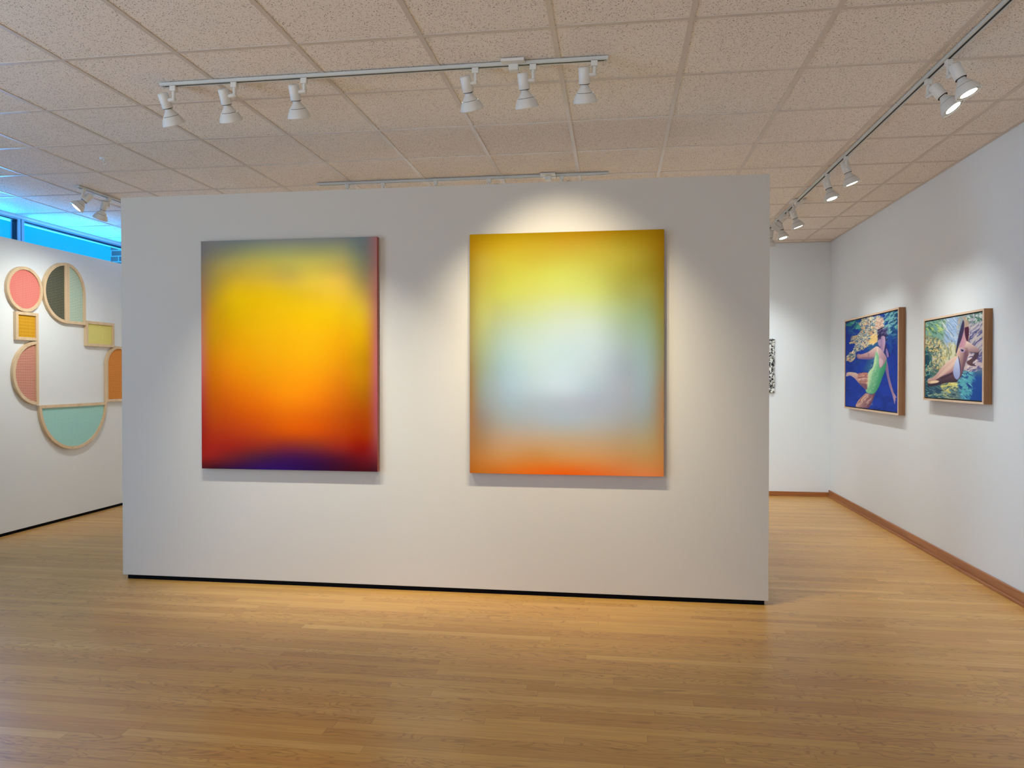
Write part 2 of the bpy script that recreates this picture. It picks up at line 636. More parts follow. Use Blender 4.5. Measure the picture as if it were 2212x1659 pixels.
def canvas_mesh(name, mat, nu, nv, place, nrm, depth, rgb, side, parent):
    """grid face coloured by rgb (nv+1, nu+1, 3 linear) with turned-over side faces coloured by side(u, v, col)"""
    vs, cols = [], []
    for jv in range(nv + 1):
        for iu in range(nu + 1):
            vs.append(place(iu / nu, jv / nv))
            cols.append(rgb[jv, iu])
    fs = []
    for jv in range(nv):
        for iu in range(nu):
            a = jv * (nu + 1) + iu
            fs.append((a, a + nu + 1, a + nu + 2, a + 1))
    ring = [(iu, 0) for iu in range(nu)] + [(nu, jv) for jv in range(nv)] + [(iu, nv) for iu in range(nu, 0, -1)] + [(0, jv) for jv in range(nv, 0, -1)]
    k0 = len(vs)
    for (iu, jv) in ring:
        p = Vector(place(iu / nu, jv / nv))
        vs.append(tuple(p))
        cols.append(side(iu / nu, jv / nv, rgb[jv, iu]))
    for (iu, jv) in ring:
        p = Vector(place(iu / nu, jv / nv)) - Vector(nrm) * depth
        vs.append(tuple(p))
        cols.append(side(iu / nu, jv / nv, rgb[jv, iu]))
    m = len(ring)
    for q in range(m):
        w = (q + 1) % m
        fs.append((k0 + q, k0 + w, k0 + m + w, k0 + m + q))
    fs.append(tuple(k0 + m + q for q in range(m)))
    me = bpy.data.meshes.new(name)
    me.from_pydata(vs, [], fs)
    at = me.color_attributes.new('paint', 'FLOAT_COLOR', 'POINT')
    arr = np.ones((len(vs), 4), np.float32)
    arr[:, :3] = np.array(cols)
    at.data.foreach_set('color', arr.ravel())
    me.materials.append(mat)
    me.update()
    o = bpy.data.objects.new(name, me)
    COL.objects.link(o)
    if parent:
        o.parent = parent
    return o


UU = [0, .035, .15, .35, .5, .65, .8, .95, 1]
V1 = [0, .05, .1, .17, .24, .32, .42, .52, .6, .68, .76, .84, .9, .95, 1]
P1 = [
 [(129,122,116),(131,126,122),(126,130,126),(137,142,133),(144,145,137),(139,144,137),(137,139,132),(133,124,123),(173,111,108)],
 [(130,122,117),(137,130,115),(153,149,111),(178,176,114),(184,182,120),(182,179,120),(176,173,122),(138,127,121),(177,116,111)],
 [(142,128,108),(158,140,99),(195,174,94),(224,201,91),(228,210,101),(236,217,102),(219,199,109),(152,137,114),(176,117,111)],
 [(170,130,94),(181,148,85),(225,183,59),(224,184,56),(211,177,70),(241,205,73),(237,195,83),(159,130,92),(175,111,101)],
 [(189,129,90),(199,149,65),(227,178,21),(205,162,7),(195,157,18),(205,165,35),(211,169,48),(170,130,71),(158,96,88)],
 [(193,122,90),(204,140,46),(206,156,4),(192,147,2),(189,146,2),(189,148,2),(192,151,13),(182,137,50),(162,97,84)],
 [(195,115,92),(196,129,39),(200,137,3),(192,139,2),(187,136,2),(185,136,2),(187,132,2),(180,125,23),(161,90,87)],
 [(194,99,93),(195,109,34),(205,125,5),(197,130,2),(192,130,2),(190,130,2),(185,119,2),(166,107,14),(166,85,96)],
 [(187,83,78),(191,94,28),(204,109,5),(200,120,2),(200,123,2),(198,120,2),(183,106,4),(164,99,15),(161,81,92)],
 [(173,62,59),(181,77,22),(196,90,5),(203,104,2),(207,115,2),(202,108,2),(179,90,4),(154,82,15),(158,74,88)],
 [(164,46,38),(173,62,19),(184,71,7),(193,83,2),(200,92,2),(193,86,2),(170,72,3),(151,63,9),(152,71,84)],
 [(155,35,26),(164,45,19),(171,52,16),(173,61,11),(183,70,3),(180,66,3),(163,55,6),(147,49,5),(146,70,75)],
 [(154,31,22),(159,35,22),(151,33,21),(132,38,28),(118,35,38),(119,39,33),(134,33,21),(129,26,19),(129,54,58)],
 [(146,32,26),(145,31,26),(114,30,33),(70,24,55),(58,16,66),(62,14,54),(78,14,33),(100,18,25),(103,33,41)],
 [(77,22,24),(66,19,26),(51,14,51),(42,11,84),(41,9,78),(39,7,55),(52,7,31),(62,9,20),(61,18,27)]]
V2 = [0, .05, .1, .17, .24, .32, .4, .48, .56, .64, .7, .78, .86, .93, 1]
P2 = [
 [(192,140,6),(180,135,5),(158,123,2),(135,106,2),(136,101,3),(135,99,3),(144,108,4),(167,123,7),(162,115,2)],
 [(174,127,9),(170,130,16),(156,128,20),(139,117,26),(137,112,29),(137,115,32),(140,119,28),(159,122,16),(163,115,7)],
 [(151,118,22),(156,128,36),(149,132,37),(134,120,37),(132,121,41),(134,123,43),(137,124,40),(142,117,26),(144,106,10)],
 [(136,114,33),(145,126,45),(141,133,48),(132,131,53),(131,133,61),(130,129,59),(125,119,45),(124,108,28),(125,98,14)],
 [(132,114,45),(142,129,56),(139,138,60),(133,135,71),(132,137,77),(131,137,76),(119,120,61),(121,114,48),(118,99,24)],
 [(131,115,58),(141,134,72),(135,138,88),(133,141,104),(134,142,117),(134,144,115),(119,131,95),(114,118,71),(117,105,39)],
 [(134,118,69),(139,135,85),(133,143,118),(136,149,138),(140,152,149),(139,152,150),(121,137,124),(116,127,96),(115,108,56)],
 [(133,117,71),(134,133,94),(132,148,140),(143,159,160),(143,160,168),(143,158,168),(126,140,144),(119,132,116),(116,111,69)],
 [(131,106,65),(130,126,96),(130,149,151),(148,165,173),(151,168,180),(146,160,172),(128,140,152),(126,135,128),(125,111,78)],
 [(137,102,61),(130,123,102),(135,150,158),(151,167,179),(157,172,187),(143,158,173),(138,144,157),(132,135,130),(140,108,73)],
 [(141,102,60),(133,119,100),(136,147,153),(144,157,169),(147,157,172),(143,151,167),(140,146,157),(137,134,127),(146,109,71)],
 [(147,104,63),(138,112,89),(144,141,135),(149,153,158),(147,156,165),(151,154,159),(147,146,145),(146,134,114),(155,113,71)],
 [(151,103,59),(151,111,72),(167,136,107),(173,145,117),(172,147,120),(170,146,121),(165,141,112),(165,136,95),(165,119,70)],
 [(162,102,46),(168,109,54),(184,128,75),(188,126,66),(192,133,76),(192,134,83),(187,133,83),(183,132,77),(183,123,65)],
 [(168,90,22),(175,97,26),(194,100,26),(219,95,15),(221,85,11),(217,98,31),(211,111,53),(212,121,66),(201,112,55)]]


def color_field(name, label, x0, x1, z0, z1, vs, grid, gain, sidecol):
    nu, nv = 90, 120
    U, V = np.linspace(0, 1, nu + 1), np.linspace(0, 1, nv + 1)
    rgb = np.clip(s2l(interp_grid(UU, vs, grid, U, V)) * gain, 0, 0.93)
    dep = 0.038
    yf = PY - 0.003 - dep
    root = thing(name, ((x0 + x1) / 2, PY, z0), label, 'painting')
    o = root.location
    pl = lambda a, b: (x0 + (x1 - x0) * a - o.x, yf - o.y, z1 - (z1 - z0) * b - o.z)
    canvas_mesh('canvas', M_PAINT, nu, nv, pl, (0, -1, 0), dep, rgb, sidecol, root)
    # stretcher just behind, meeting the wall
    st = MB(o)
    st.box(x0 + 0.03, x1 - 0.03, PY - 0.0029, PY - 0.0004, z0 + 0.03, z1 - 0.03)
    st.build('stretcher', M_FRAMEL, root)


color_field('abstract_painting', 'large canvas fading from grey through yellow and orange to purple', -2.483, -1.254, 0.782, 2.313, V1, P1, 1.0,
            lambda a, b, c: s2l((172, 104, 92)) if a >= 1 else c)
color_field('abstract_painting', 'large canvas fading from ochre and yellow to pale blue and orange', -0.640, 0.578, 0.785, 2.309, V2, P2, 1.0,
            lambda a, b, c: c)

# ------------------------------------------------------------------ figurative paintings on the right wall
def homography(quad):
    """unit square (u right, v down) -> picture pixels; quad = TL, TR, BR, BL"""
    src = [(0, 0), (1, 0), (1, 1), (0, 1)]
    A, b = [], []
    for (x, y), (X, Y) in zip(src, quad):
        A.append([x, y, 1, 0, 0, 0, -X * x, -X * y]); b.append(X)
        A.append([0, 0, 0, x, y, 1, -Y * x, -Y * y]); b.append(Y)
    return np.append(np.linalg.solve(np.array(A, float), np.array(b, float)), 1).reshape(3, 3)


def vnoise(x, y, seed):
    xi, yi = np.floor(x).astype(np.int64), np.floor(y).astype(np.int64)
    fx, fy = x - xi, y - yi
    fx, fy = fx * fx * (3 - 2 * fx), fy * fy * (3 - 2 * fy)

    def hsh(a, b):
        n = (a * 374761393 + b * 668265263 + seed * 974634777) & 0xffffffff
        n = ((n ^ (n >> 13)) * 1274126177) & 0xffffffff
        return ((n ^ (n >> 16)) & 0xffff) / 65535.0
    return (hsh(xi, yi) * (1 - fx) + hsh(xi + 1, yi) * fx) * (1 - fy) + (hsh(xi, yi + 1) * (1 - fx) + hsh(xi + 1, yi + 1) * fx) * fy


def fbm(x, y, seed, o=4):
    s, a, t = 0, 0.5, 0
    for i in range(o):
        s = s + a * vnoise(x * 2**i, y * 2**i, seed + i)
        t += a
        a *= 0.5
    return s / t


class Painting:
    def __init__(self, quad, nu, nv, base):
        Hm = homography(quad)
        U, V = np.meshgrid(np.linspace(0, 1, nu + 1), np.linspace(0, 1, nv + 1))
        w = Hm[2, 0] * U + Hm[2, 1] * V + 1
        self.X = (Hm[0, 0] * U + Hm[0, 1] * V + Hm[0, 2]) / w
        self.Y = (Hm[1, 0] * U + Hm[1, 1] * V + Hm[1, 2]) / w
        self.c = np.zeros(U.shape + (3,)) + np.array(base, float)
        self.nu, self.nv = nu, nv

    def sd(self, poly):
        """signed distance (negative inside) to a polygon in picture pixels"""
        X, Y = self.X, self.Y
        P = np.array(poly, float)
        A, C_, D_ = np.roll(P, 1, axis=0), np.roll(P, -1, axis=0), np.roll(P, -2, axis=0)
        seg = []                # a smooth brush outline through the points
        for t in (0.0, 0.25, 0.5, 0.75):
            m0, m1 = (C_ - A) * 0.36, (D_ - P) * 0.36
            seg.append((2 * t**3 - 3 * t**2 + 1) * P + (t**3 - 2 * t**2 + t) * m0 + (-2 * t**3 + 3 * t**2) * C_ + (t**3 - t**2) * m1)
        P = np.stack(seg, 1).reshape(-1, 2)
        d = np.full(X.shape, 1e9)
        ins = np.zeros(X.shape, bool)
        for i in range(len(P)):
            (x0, y0), (x1, y1) = P[i], P[(i + 1) % len(P)]
            ex, ey = x1 - x0, y1 - y0
            t = np.clip(((X - x0) * ex + (Y - y0) * ey) / (ex * ex + ey * ey + 1e-9), 0, 1)
            d = np.minimum(d, np.hypot(X - x0 - t * ex, Y - y0 - t * ey))
            if y0 != y1:
                ins ^= ((y0 > Y) != (y1 > Y)) & (X < ex * (Y - y0) / ey + x0)
        return np.where(ins, -d, d)

    def blend(self, m, col):
        m = np.clip(m, 0, 1)[..., None]
        self.c = self.c * (1 - m) + np.array(col, float) * m

    def poly(self, pts, col, soft=4, col2=None, dirv=(0, 1), wob=0, k=1.0):
        d = self.sd(pts)
        if wob:
            d = d + (fbm(self.X / 22, self.Y / 22, 5) - 0.5) * wob
        m = np.clip(0.5 - d / soft, 0, 1) * k
        if col2 is not None:
            P = np.array(pts, float)
            q = P @ np.array(dirv)
            t = np.clip((self.X * dirv[0] + self.Y * dirv[1] - q.min()) / (q.max() - q.min() + 1e-9), 0, 1)[..., None]
            cc = np.array(col, float) * (1 - t) + np.array(col2, float) * t
            self.c = self.c * (1 - m[..., None]) + cc * m[..., None]
        else:
            self.blend(m, col)
        return d

    def strokes(self, region, cols, sx, sy, seed, ang=0.0, thr=0.56, k=0.9):
        ca, sa = math.cos(ang), math.sin(ang)
        a = (self.X * ca + self.Y * sa) / sx
        b = (-self.X * sa + self.Y * ca) / sy
        wx = (fbm(self.X / 60, self.Y / 60, seed + 9) - 0.5) * 1.6
        for i, cc in enumerate(cols):
            n = fbm(a + wx + i * 31.7, b + wx * 2 + i * 17.3, seed + 20 * i, 3)
            self.blend(np.clip((n - thr) * 14, 0, 1) * region * k, cc)

    def cells(self, region, line, seed, size=26, width=0.055, k=1.0):
        wx = (fbm(self.X / 40, self.Y / 40, seed) - 0.5) * 2.2
        n = fbm(self.X / size + wx, self.Y / size * 1.15 - wx, seed + 3, 2)
        m = 0
        for lv in (0.38, 0.5, 0.62):
            m = np.maximum(m, np.clip(1.3 - np.abs(n - lv) / width * 2, 0, 1))
        self.blend(m * region * k, line)

    def mask(self, pts, soft=20, wob=0, seed=3):
        d = self.sd(pts)
        if wob:
            d = d + (fbm(self.X / 30, self.Y / 30, seed) - 0.5) * wob
        return np.clip(0.5 - d / soft, 0, 1)


def swimmer():
    p = Painting([(270, 320), (955, 158), (945, 1505), (268, 1418)], 250, 290, (10, 48, 146))
    X, Y = p.X, p.Y
    n = fbm(X / 70, Y / 70, 2)
    p.blend(np.clip((Y - 700) / 700, 0, 1) * 0.75, (24, 62, 176))
    p.blend(np.clip((n - 0.42) * 3.2, 0, 1) * 0.55, (10, 40, 118))
    p.blend(np.clip((fbm(X / 45, Y / 60, 31) - 0.55) * 4, 0, 1) * 0.5 * np.clip((1150 - Y) / 500, 0, 1), (30, 96, 140))
    p.blend(np.clip((430 - Y) / 260, 0, 1) * np.clip((560 - X) / 200, 0, 1), (18, 84, 92))
    p.blend(np.clip((X - 770) / 80, 0, 1) * np.clip((600 - Y) / 250, 0, 1) * 0.75, (20, 92, 132))
    top = np.clip((620 - Y) / 200, 0, 1)
    p.strokes(top * np.clip((X - 720) / 60, 0, 1), [(86, 156, 160), (10, 50, 96), (130, 186, 180)], 60, 15, 60, -0.7, 0.56)
    p.strokes(np.clip((480 - Y) / 60, 0, 1) * np.clip((520 - X) / 60, 0, 1), [(90, 160, 140), (40, 120, 120)], 50, 22, 80, -0.5, 0.53)
    # lilac shade trail behind the arms
    p.poly([(600, 560), (700, 560), (700, 640), (650, 760), (640, 900), (600, 960), (500, 960), (560, 820), (560, 700)], (46, 104, 120), 60, k=0.6)
    # broken reflection at the surface
    net = [(440, 330), (520, 262), (600, 240), (700, 240), (760, 300), (765, 380), (720, 450), (690, 560), (640, 610), (560, 640), (480, 690), (400, 715), (385, 790), (340, 842), (282, 830), (290, 760), (360, 690), (395, 600), (318, 600), (345, 515), (420, 480), (470, 400)]
    rg = p.mask(net, 10, 46)
    p.blend(rg * 0.85, (150, 142, 112))
    p.strokes(rg, [(214, 178, 116), (44, 108, 128), (196, 150, 110), (26, 70, 120)], 26, 17, 7, -0.6, 0.52)
    p.cells(rg, (238, 228, 196), 11, 52, 0.05, 0.95)
    p.poly([(600, 500), (690, 480), (690, 560), (650, 600), (580, 590)], (226, 186, 112), 14, wob=24, k=0.85)
    p.poly([(670, 270), (755, 262), (765, 370), (700, 440), (660, 380)], (206, 150, 124), 14, wob=40, k=0.8)
    p.cells(p.mask([(560, 240), (760, 240), (770, 420), (660, 440)], 20), (232, 232, 214), 23, 60, 0.04, 0.85)
    # hair
    p.poly([(700, 430), (760, 420), (812, 400), (800, 500), (790, 590), (810, 640), (845, 760), (800, 775), (765, 660), (715, 640), (690, 540)], (40, 34, 78), 16, wob=46)
    p.strokes(p.mask([(690, 400), (820, 380), (820, 560), (700, 560)], 20), [(96, 84, 130), (20, 22, 60)], 60, 10, 33, -0.5, 0.55)
    # right arm hanging down
    p.poly([(795, 800), (822, 880), (836, 1010), (862, 1120), (895, 1240), (925, 1305), (916, 1330), (912, 1385), (893, 1330), (872, 1260), (838, 1160), (812, 1050), (790, 940)], (176, 140, 160), 8, (120, 96, 140), (-1, 0.0))
    # neck and face
    p.poly([(735, 505), (780, 505), (788, 590), (770, 700), (748, 730), (715, 690), (722, 600)], (192, 158, 176), 8, (122, 96, 140), (-1, 0))
    p.poly([(690, 560), (725, 540), (730, 610), (712, 640), (694, 610)], (150, 128, 160), 8)
    p.poly([(800, 660), (822, 700), (834, 770), (812, 780), (795, 720)], (128, 108, 168), 8)
    # torso
    p.poly([(690, 640), (760, 712), (806, 790), (800, 900), (770, 960), (640, 940), (650, 780)], (206, 176, 176), 8, (138, 104, 124), (0.9, 0.4))
    # left arm
    p.poly([(700, 650), (672, 636), (640, 655), (560, 712), (470, 742), (430, 738), (414, 762), (432, 798), (500, 806), (590, 806), (650, 780), (700, 730)], (216, 186, 172), 7, (150, 108, 122), (0, 1))
    # cool underside of the arm, knuckles, shoulder shade
    p.poly([(440, 792), (520, 800), (600, 802), (660, 770), (600, 782), (520, 782)], (104, 78, 118), 10, k=0.75)
    for q in ((428, 752), (424, 768), (430, 784)):
        p.poly([(q[0] - 12, q[1] - 4), (q[0] + 14, q[1] - 3), (q[0] + 14, q[1] + 2), (q[0] - 10, q[1] + 4)], (126, 84, 92), 4, k=0.8)
    p.poly([(556, 716), (580, 740), (572, 790), (556, 780), (562, 745)], (134, 94, 112), 8, k=0.6)
    p.poly([(690, 650), (700, 760), (690, 790), (672, 700)], (226, 204, 200), 8, k=0.7)
    p.poly([(718, 790), (760, 830), (752, 880), (722, 915), (704, 850)], (214, 186, 190), 10, k=0.6)
    for q in ((898, 1262, 934, 1312), (900, 1290, 922, 1352), (892, 1300, 908, 1392)):
        p.poly([(q[0], q[1]), (q[0] + 7, q[1]), (q[2] + 2, q[3]), (q[2] - 3, q[3])], (196, 160, 176), 4)
    # suit
    p.poly([(668, 700), (700, 762), (702, 850), (715, 928), (775, 866), (805, 800), (796, 920), (752, 1040), (706, 1165), (652, 1252), (600, 1264), (548, 1244), (530, 1212), (545, 1110), (566, 985), (625, 905), (645, 800)], (150, 200, 156), 7, (38, 128, 92), (0.95, 0.25))
    p.cells(p.mask([(640, 760), (690, 800), (700, 1000), (620, 1240), (540, 1230), (560, 990)], 30), (206, 224, 176), 41, 34, 0.04, 0.55)
    # raised leg
    p.poly([(276, 1035), (286, 985), (330, 976), (400, 985), (440, 1002), (500, 986), (556, 990), (566, 1060), (545, 1205), (490, 1170), (430, 1110), (390, 1062), (330, 1022)], (214, 184, 172), 7, (134, 92, 104), (0, 1))
    lg = p.mask([(430, 1000), (556, 990), (560, 1130), (450, 1110)], 14)
    p.strokes(lg, [(176, 84, 62), (236, 200, 170), (150, 92, 96)], 70, 9, 90, -0.15, 0.5, 0.75)
    p.poly([(440, 1120), (540, 1130), (548, 1200), (490, 1168)], (108, 70, 92), 16, k=0.7)
    p.poly([(560, 1000), (630, 905), (648, 800), (664, 760), (668, 860), (610, 1000), (575, 1160), (552, 1170)], (204, 220, 172), 16, k=0.6)
    # standing thigh
    p.poly([(540, 1252), (600, 1270), (655, 1256), (632, 1330), (598, 1400), (560, 1450), (405, 1432), (430, 1360), (490, 1290)], (212, 168, 148), 7, (96, 60, 88), (0.8, 0.4))
    p.strokes(p.mask([(440, 1300), (600, 1270), (620, 1400), (440, 1430)], 30), [(228, 190, 168), (130, 84, 92)], 90, 14, 51, -0.9, 0.58, 0.6)
    return p


def bather():
    p = Painting([(100, 315), (842, 188), (832, 1362), (98, 1305)], 270, 250, (120, 140, 130))
    X, Y = p.X, p.Y
    p.blend(np.clip((X - 520) / 160, 0, 1) * np.clip((1000 - Y) / 200, 0, 1), (170, 160, 176))
    sky = p.mask([(290, 260), (540, 230), (530, 600), (380, 650), (330, 560)], 60, 60)
    p.blend(sky, (142, 170, 206))
    p.blend(np.clip((Y - 900) / 160, 0, 1) * np.clip((X - 480) / 200, 0, 1), (26, 74, 150))
    p.blend(np.clip((Y - 1040) / 150, 0, 1) * np.clip((560 - X) / 260, 0, 1), (44, 84, 104))
    gl = p.mask([(80, 280), (330, 270), (340, 480), (250, 600), (80, 560)], 60, 60)
    p.blend(gl, (96, 140, 112))
    p.strokes(gl, [(150, 188, 160), (54, 100, 84), (178, 196, 110), (120, 160, 150)], 70, 20, 4, 0.6, 0.52)
    ml = p.mask([(80, 540), (300, 560), (350, 700), (340, 1000), (180, 1040), (80, 1000)], 50, 50)
    p.blend(ml, (132, 128, 104))
    p.strokes(ml, [(196, 190, 156), (70, 74, 62), (206, 186, 110), (60, 100, 100)], 24, 20, 14, 0.9, 0.5)
    p.cells(ml, (222, 216, 190), 19, 70, 0.05, 0.75)
    md = p.mask([(330, 620), (530, 600), (500, 780), (380, 860), (300, 940), (330, 760)], 40, 30)
    p.strokes(md, [(206, 184, 112), (166, 160, 112), (208, 208, 178)], 16, 60, 24, 0, 0.46)
    p.strokes(sky, [(104, 118, 130), (196, 204, 206)], 90, 7, 34, 0.9, 0.6)
    tr = p.mask([(640, 180), (860, 170), (860, 330), (660, 340)], 40, 40)
    p.strokes(tr, [(88, 142, 138), (196, 206, 196), (70, 110, 90)], 26, 26, 44, 0.4, 0.5)
    rr = np.clip((X - 620) / 40, 0, 1) * np.clip((960 - Y) / 60, 0, 1) * np.clip((Y - 300) / 60, 0, 1)
    p.strokes(rr, [(206, 200, 210), (98, 92, 132), (60, 66, 120), (190, 180, 176)], 120, 15, 54, -0.8, 0.52)
    # yellow and cyan reflections
    p.poly([(310, 1130), (420, 1110), (520, 1130), (530, 1190), (440, 1240), (370, 1310), (320, 1240), (300, 1180)], (200, 194, 112), 16, wob=60)
    p.strokes(p.mask([(300, 1100), (530, 1100), (540, 1230), (370, 1310)], 30), [(232, 226, 150), (60, 96, 110)], 46, 14, 64, -0.2, 0.56)
    cy = p.mask([(550, 1000), (700, 960), (720, 1100), (680, 1320), (580, 1330), (520, 1120)], 50, 60)
    p.strokes(cy, [(60, 150, 190), (130, 206, 206), (20, 60, 130), (90, 176, 186)], 40, 16, 74, 0.3, 0.47)
    bl = p.mask([(80, 700), (170, 780), (180, 1320), (80, 1320)], 50, 40)
    p.strokes(bl, [(30, 96, 108), (110, 176, 160), (20, 60, 80)], 20, 46, 84, 0.5, 0.48)
    lw = np.clip((Y - 1160) / 60, 0, 1) * np.clip((560 - X) / 100, 0, 1)
    p.strokes(lw, [(90, 130, 140), (30, 60, 90), (160, 180, 150)], 60, 14, 94, 0.3, 0.53)
    # rock at the right
    p.poly([(640, 740), (740, 770), (780, 840), (832, 860), (830, 900), (760, 930), (690, 980), (620, 960), (590, 930), (640, 850)], (196, 176, 180), 10, wob=30)
    p.strokes(p.mask([(640, 730), (840, 760), (840, 930), (650, 980)], 20), [(232, 216, 206), (90, 86, 140)], 60, 16, 97, -0.4, 0.54)
    # shadow of the body on the rock
    p.poly([(700, 640), (790, 690), (780, 790), (710, 860), (760, 900), (690, 900), (640, 870), (640, 840), (700, 800), (738, 730), (660, 720)], (66, 52, 70), 8, (104, 70, 76), (-1, 0))
    # raised arm and head
    p.poly([(655, 300), (665, 380), (668, 520), (650, 600), (620, 560), (600, 400), (610, 300), (560, 260), (530, 400), (520, 500), (505, 460), (530, 290), (600, 240)], (196, 150, 110), 14, wob=40, k=0.55)
    p.poly([(610, 395), (660, 385), (664, 470), (650, 575), (628, 555), (612, 480)], (72, 26, 52), 7)
    p.poly([(584, 300), (606, 330), (604, 470), (628, 560), (640, 600), (640, 690), (580, 720), (520, 740), (540, 640), (560, 560), (560, 440)], (178, 122, 142), 8, (206, 160, 170), (1, 0.2))
    p.poly([(590, 292), (604, 330), (600, 420), (570, 540), (530, 640), (505, 735), (494, 716), (510, 600), (535, 480), (565, 360)], (52, 44, 78), 6)
    # shoulder and propping arm
    p.poly([(636, 575), (700, 612), (770, 660), (802, 690), (784, 722), (730, 722), (672, 720), (650, 780), (600, 760), (610, 660)], (232, 206, 190), 8, (120, 84, 96), (0.1, 1))
    # torso
    p.poly([(540, 660), (640, 660), (655, 720), (640, 800), (612, 880), (592, 960), (566, 1035), (535, 1060), (520, 900), (530, 790), (500, 745)], (218, 182, 164), 8, (98, 66, 84), (1, 0.45))
    p.poly([(548, 668), (606, 682), (604, 722), (560, 716)], (176, 150, 190), 5)
    p.poly([(560, 680), (596, 688), (590, 710), (566, 704)], (44, 38, 60), 4)
    # legs
    p.poly([(536, 765), (450, 792), (380, 850), (300, 935), (240, 1010), (190, 1052), (140, 1068), (136, 1100), (220, 1090), (300, 1040), (420, 990), (500, 960), (530, 900)], (230, 200, 180), 7, (168, 118, 122), (0.5, 0.8))
    p.poly([(136, 1096), (230, 1085), (310, 1035), (420, 990), (520, 930), (566, 1000), (540, 1062), (500, 1114), (400, 1116), (300, 1140), (210, 1162), (165, 1168), (134, 1150)], (128, 88, 96), 7, (52, 38, 56), (0.1, 1))
    p.poly([(136, 1100), (240, 1086), (280, 1100), (250, 1120), (150, 1130)], (238, 204, 170), 7)
    p.poly([(330, 960), (420, 880), (500, 800), (515, 830), (440, 930), (340, 1010), (250, 1060)], (240, 214, 194), 22, k=0.5)
    p.poly([(300, 1052), (400, 1010), (480, 975), (470, 1000), (390, 1040), (310, 1075)], (60, 42, 58), 10, k=0.7)
    p.poly([(600, 720), (640, 700), (636, 790), (600, 880), (580, 940), (590, 830)], (110, 74, 92), 18, k=0.65)
    for q in ((136, 1108), (138, 1124), (142, 1140)):
        p.poly([(q[0] - 4, q[1]), (q[0] + 30, q[1] - 3), (q[0] + 30, q[1] + 1), (q[0] - 3, q[1] + 5)], (60, 42, 52), 3, k=0.8)
    # bikini bottom
    p.poly([(526, 782), (540, 840), (552, 940), (546, 1030), (516, 1080), (480, 1055), (458, 975), (478, 870), (508, 800)], (206, 214, 236), 7, (140, 152, 204), (-0.2, 1))
    p.poly([(524, 778), (532, 776), (556, 900), (552, 1000), (544, 900)], (58, 50, 90), 4)
    return p


def wall_painting(label, y0, y1, z0, z1, P, fm, lip):
    """y1 is the far end (left in the picture)"""
    xf = 2.708
    root = thing('framed_painting', (XR, (y0 + y1) / 2, z0), label, 'painting')
    o = root.location
    t = lip
    fr, lp = MB(o), MB(o)
    for a, b, c, d in ((y0, y1, z1 - t, z1), (y0, y1, z0, z0 + t), (y0, y0 + t, z0 + t, z1 - t), (y1 - t, y1, z0 + t, z1 - t)):
        fr.box(xf + 0.004, XR - 0.0005, a, b, c, d)
        lp.box(xf, xf + 0.004, a, b, c, d)
    fr.build('frame', fm, root, bevel=0.0008)
    lp.build('frame_lip', M_FRAMEL, root)['label'] = 'front edge of the frame, coloured paler as if lit'
    bk = MB(o)
    bk.box(xf + 0.016, XR - 0.001, y0 + t, y1 - t, z0 + t, z1 - t)
    bk.build('backing_board', M_SLOT, root)
    q = t + 0.009
    a0, a1, b0, b1 = y0 + q, y1 - q, z0 + q, z1 - q
    rgb = s2l(P.c)
    pl = lambda uu, vv: (xf + 0.004 - o.x, a1 - (a1 - a0) * uu - o.y, b1 - (b1 - b0) * vv - o.z)
    canvas_mesh('canvas', M_OIL, P.nu, P.nv, pl, (-1, 0, 0), 0.012, np.clip(rgb * 1.0, 0, 0.9), lambda a, b, c: c * 0.6, root)


wall_painting('larger framed painting of a swimmer in a green suit in deep blue water', 3.440, 4.938, 1.066, 2.002, swimmer(), M_FRAMER, 0.016)
wall_painting('smaller framed painting of a bather in white reclining by rocks and leaves', 1.968, 2.921, 1.217, 1.856, bather(), M_FRAMER2, 0.014)

# black and white relief on the back wall, mostly hidden by the partition
rl = thing('wall_hanging', (1.85, YB, 1.23), 'black and white speckled textile relief on the far wall beside the partition edge', 'wall hanging')
k = NT('black_white_pile', 0.8)
vv = k.obj()
nn = k.noise(k.mapped(vv, (1, 1, 0.8)), 48, 2, 0.5, 1.2)
k.color(k.ramp(nn, [(0.47, lin((14, 14, 16))), (0.53, lin((226, 226, 222)))]))
M_BW = k.m
nx, nz = 60, 66
x0, x1, z0, z1 = 1.53, 2.128, 1.222, 1.846
vs, fs = [], []
for a in range(nz + 1):
    for b in range(nx + 1):
        jx = random.uniform(-.006, .010) if b in (0, nx) else 0
        jz = random.uniform(-.012, .004) if a in (0, nz) else 0
        d = 0.030 + random.uniform(-.008, .008)
        vs.append((x0 + (x1 - x0) * b / nx + jx - 1.85, -d, z0 + (z1 - z0) * a / nz + jz - 1.23))
for a in range(nz):
    for b in range(nx):
        q = a * (nx + 1) + b
        fs.append((q, q + 1, q + nx + 2, q + nx + 1))
k0 = len(vs)
ring = [(b, 0) for b in range(nx)] + [(nx, a) for a in range(nz)] + [(b, nz) for b in range(nx, 0, -1)] + [(0, a) for a in range(nz, 0, -1)]
for b, a in ring:
    p = vs[a * (nx + 1) + b]
    vs.append((p[0], -0.001, p[2]))
for i in range(len(ring)):
    b, a = ring[i]
    c, d = ring[(i + 1) % len(ring)]
    fs.append((a * (nx + 1) + b, k0 + i, k0 + (i + 1) % len(ring), d * (nx + 1) + c))
me = bpy.data.meshes.new('pile')
me.from_pydata(vs, [], fs)
me.materials.append(M_BW)
o = bpy.data.objects.new('pile', me)
COL.objects.link(o)
o.parent = rl

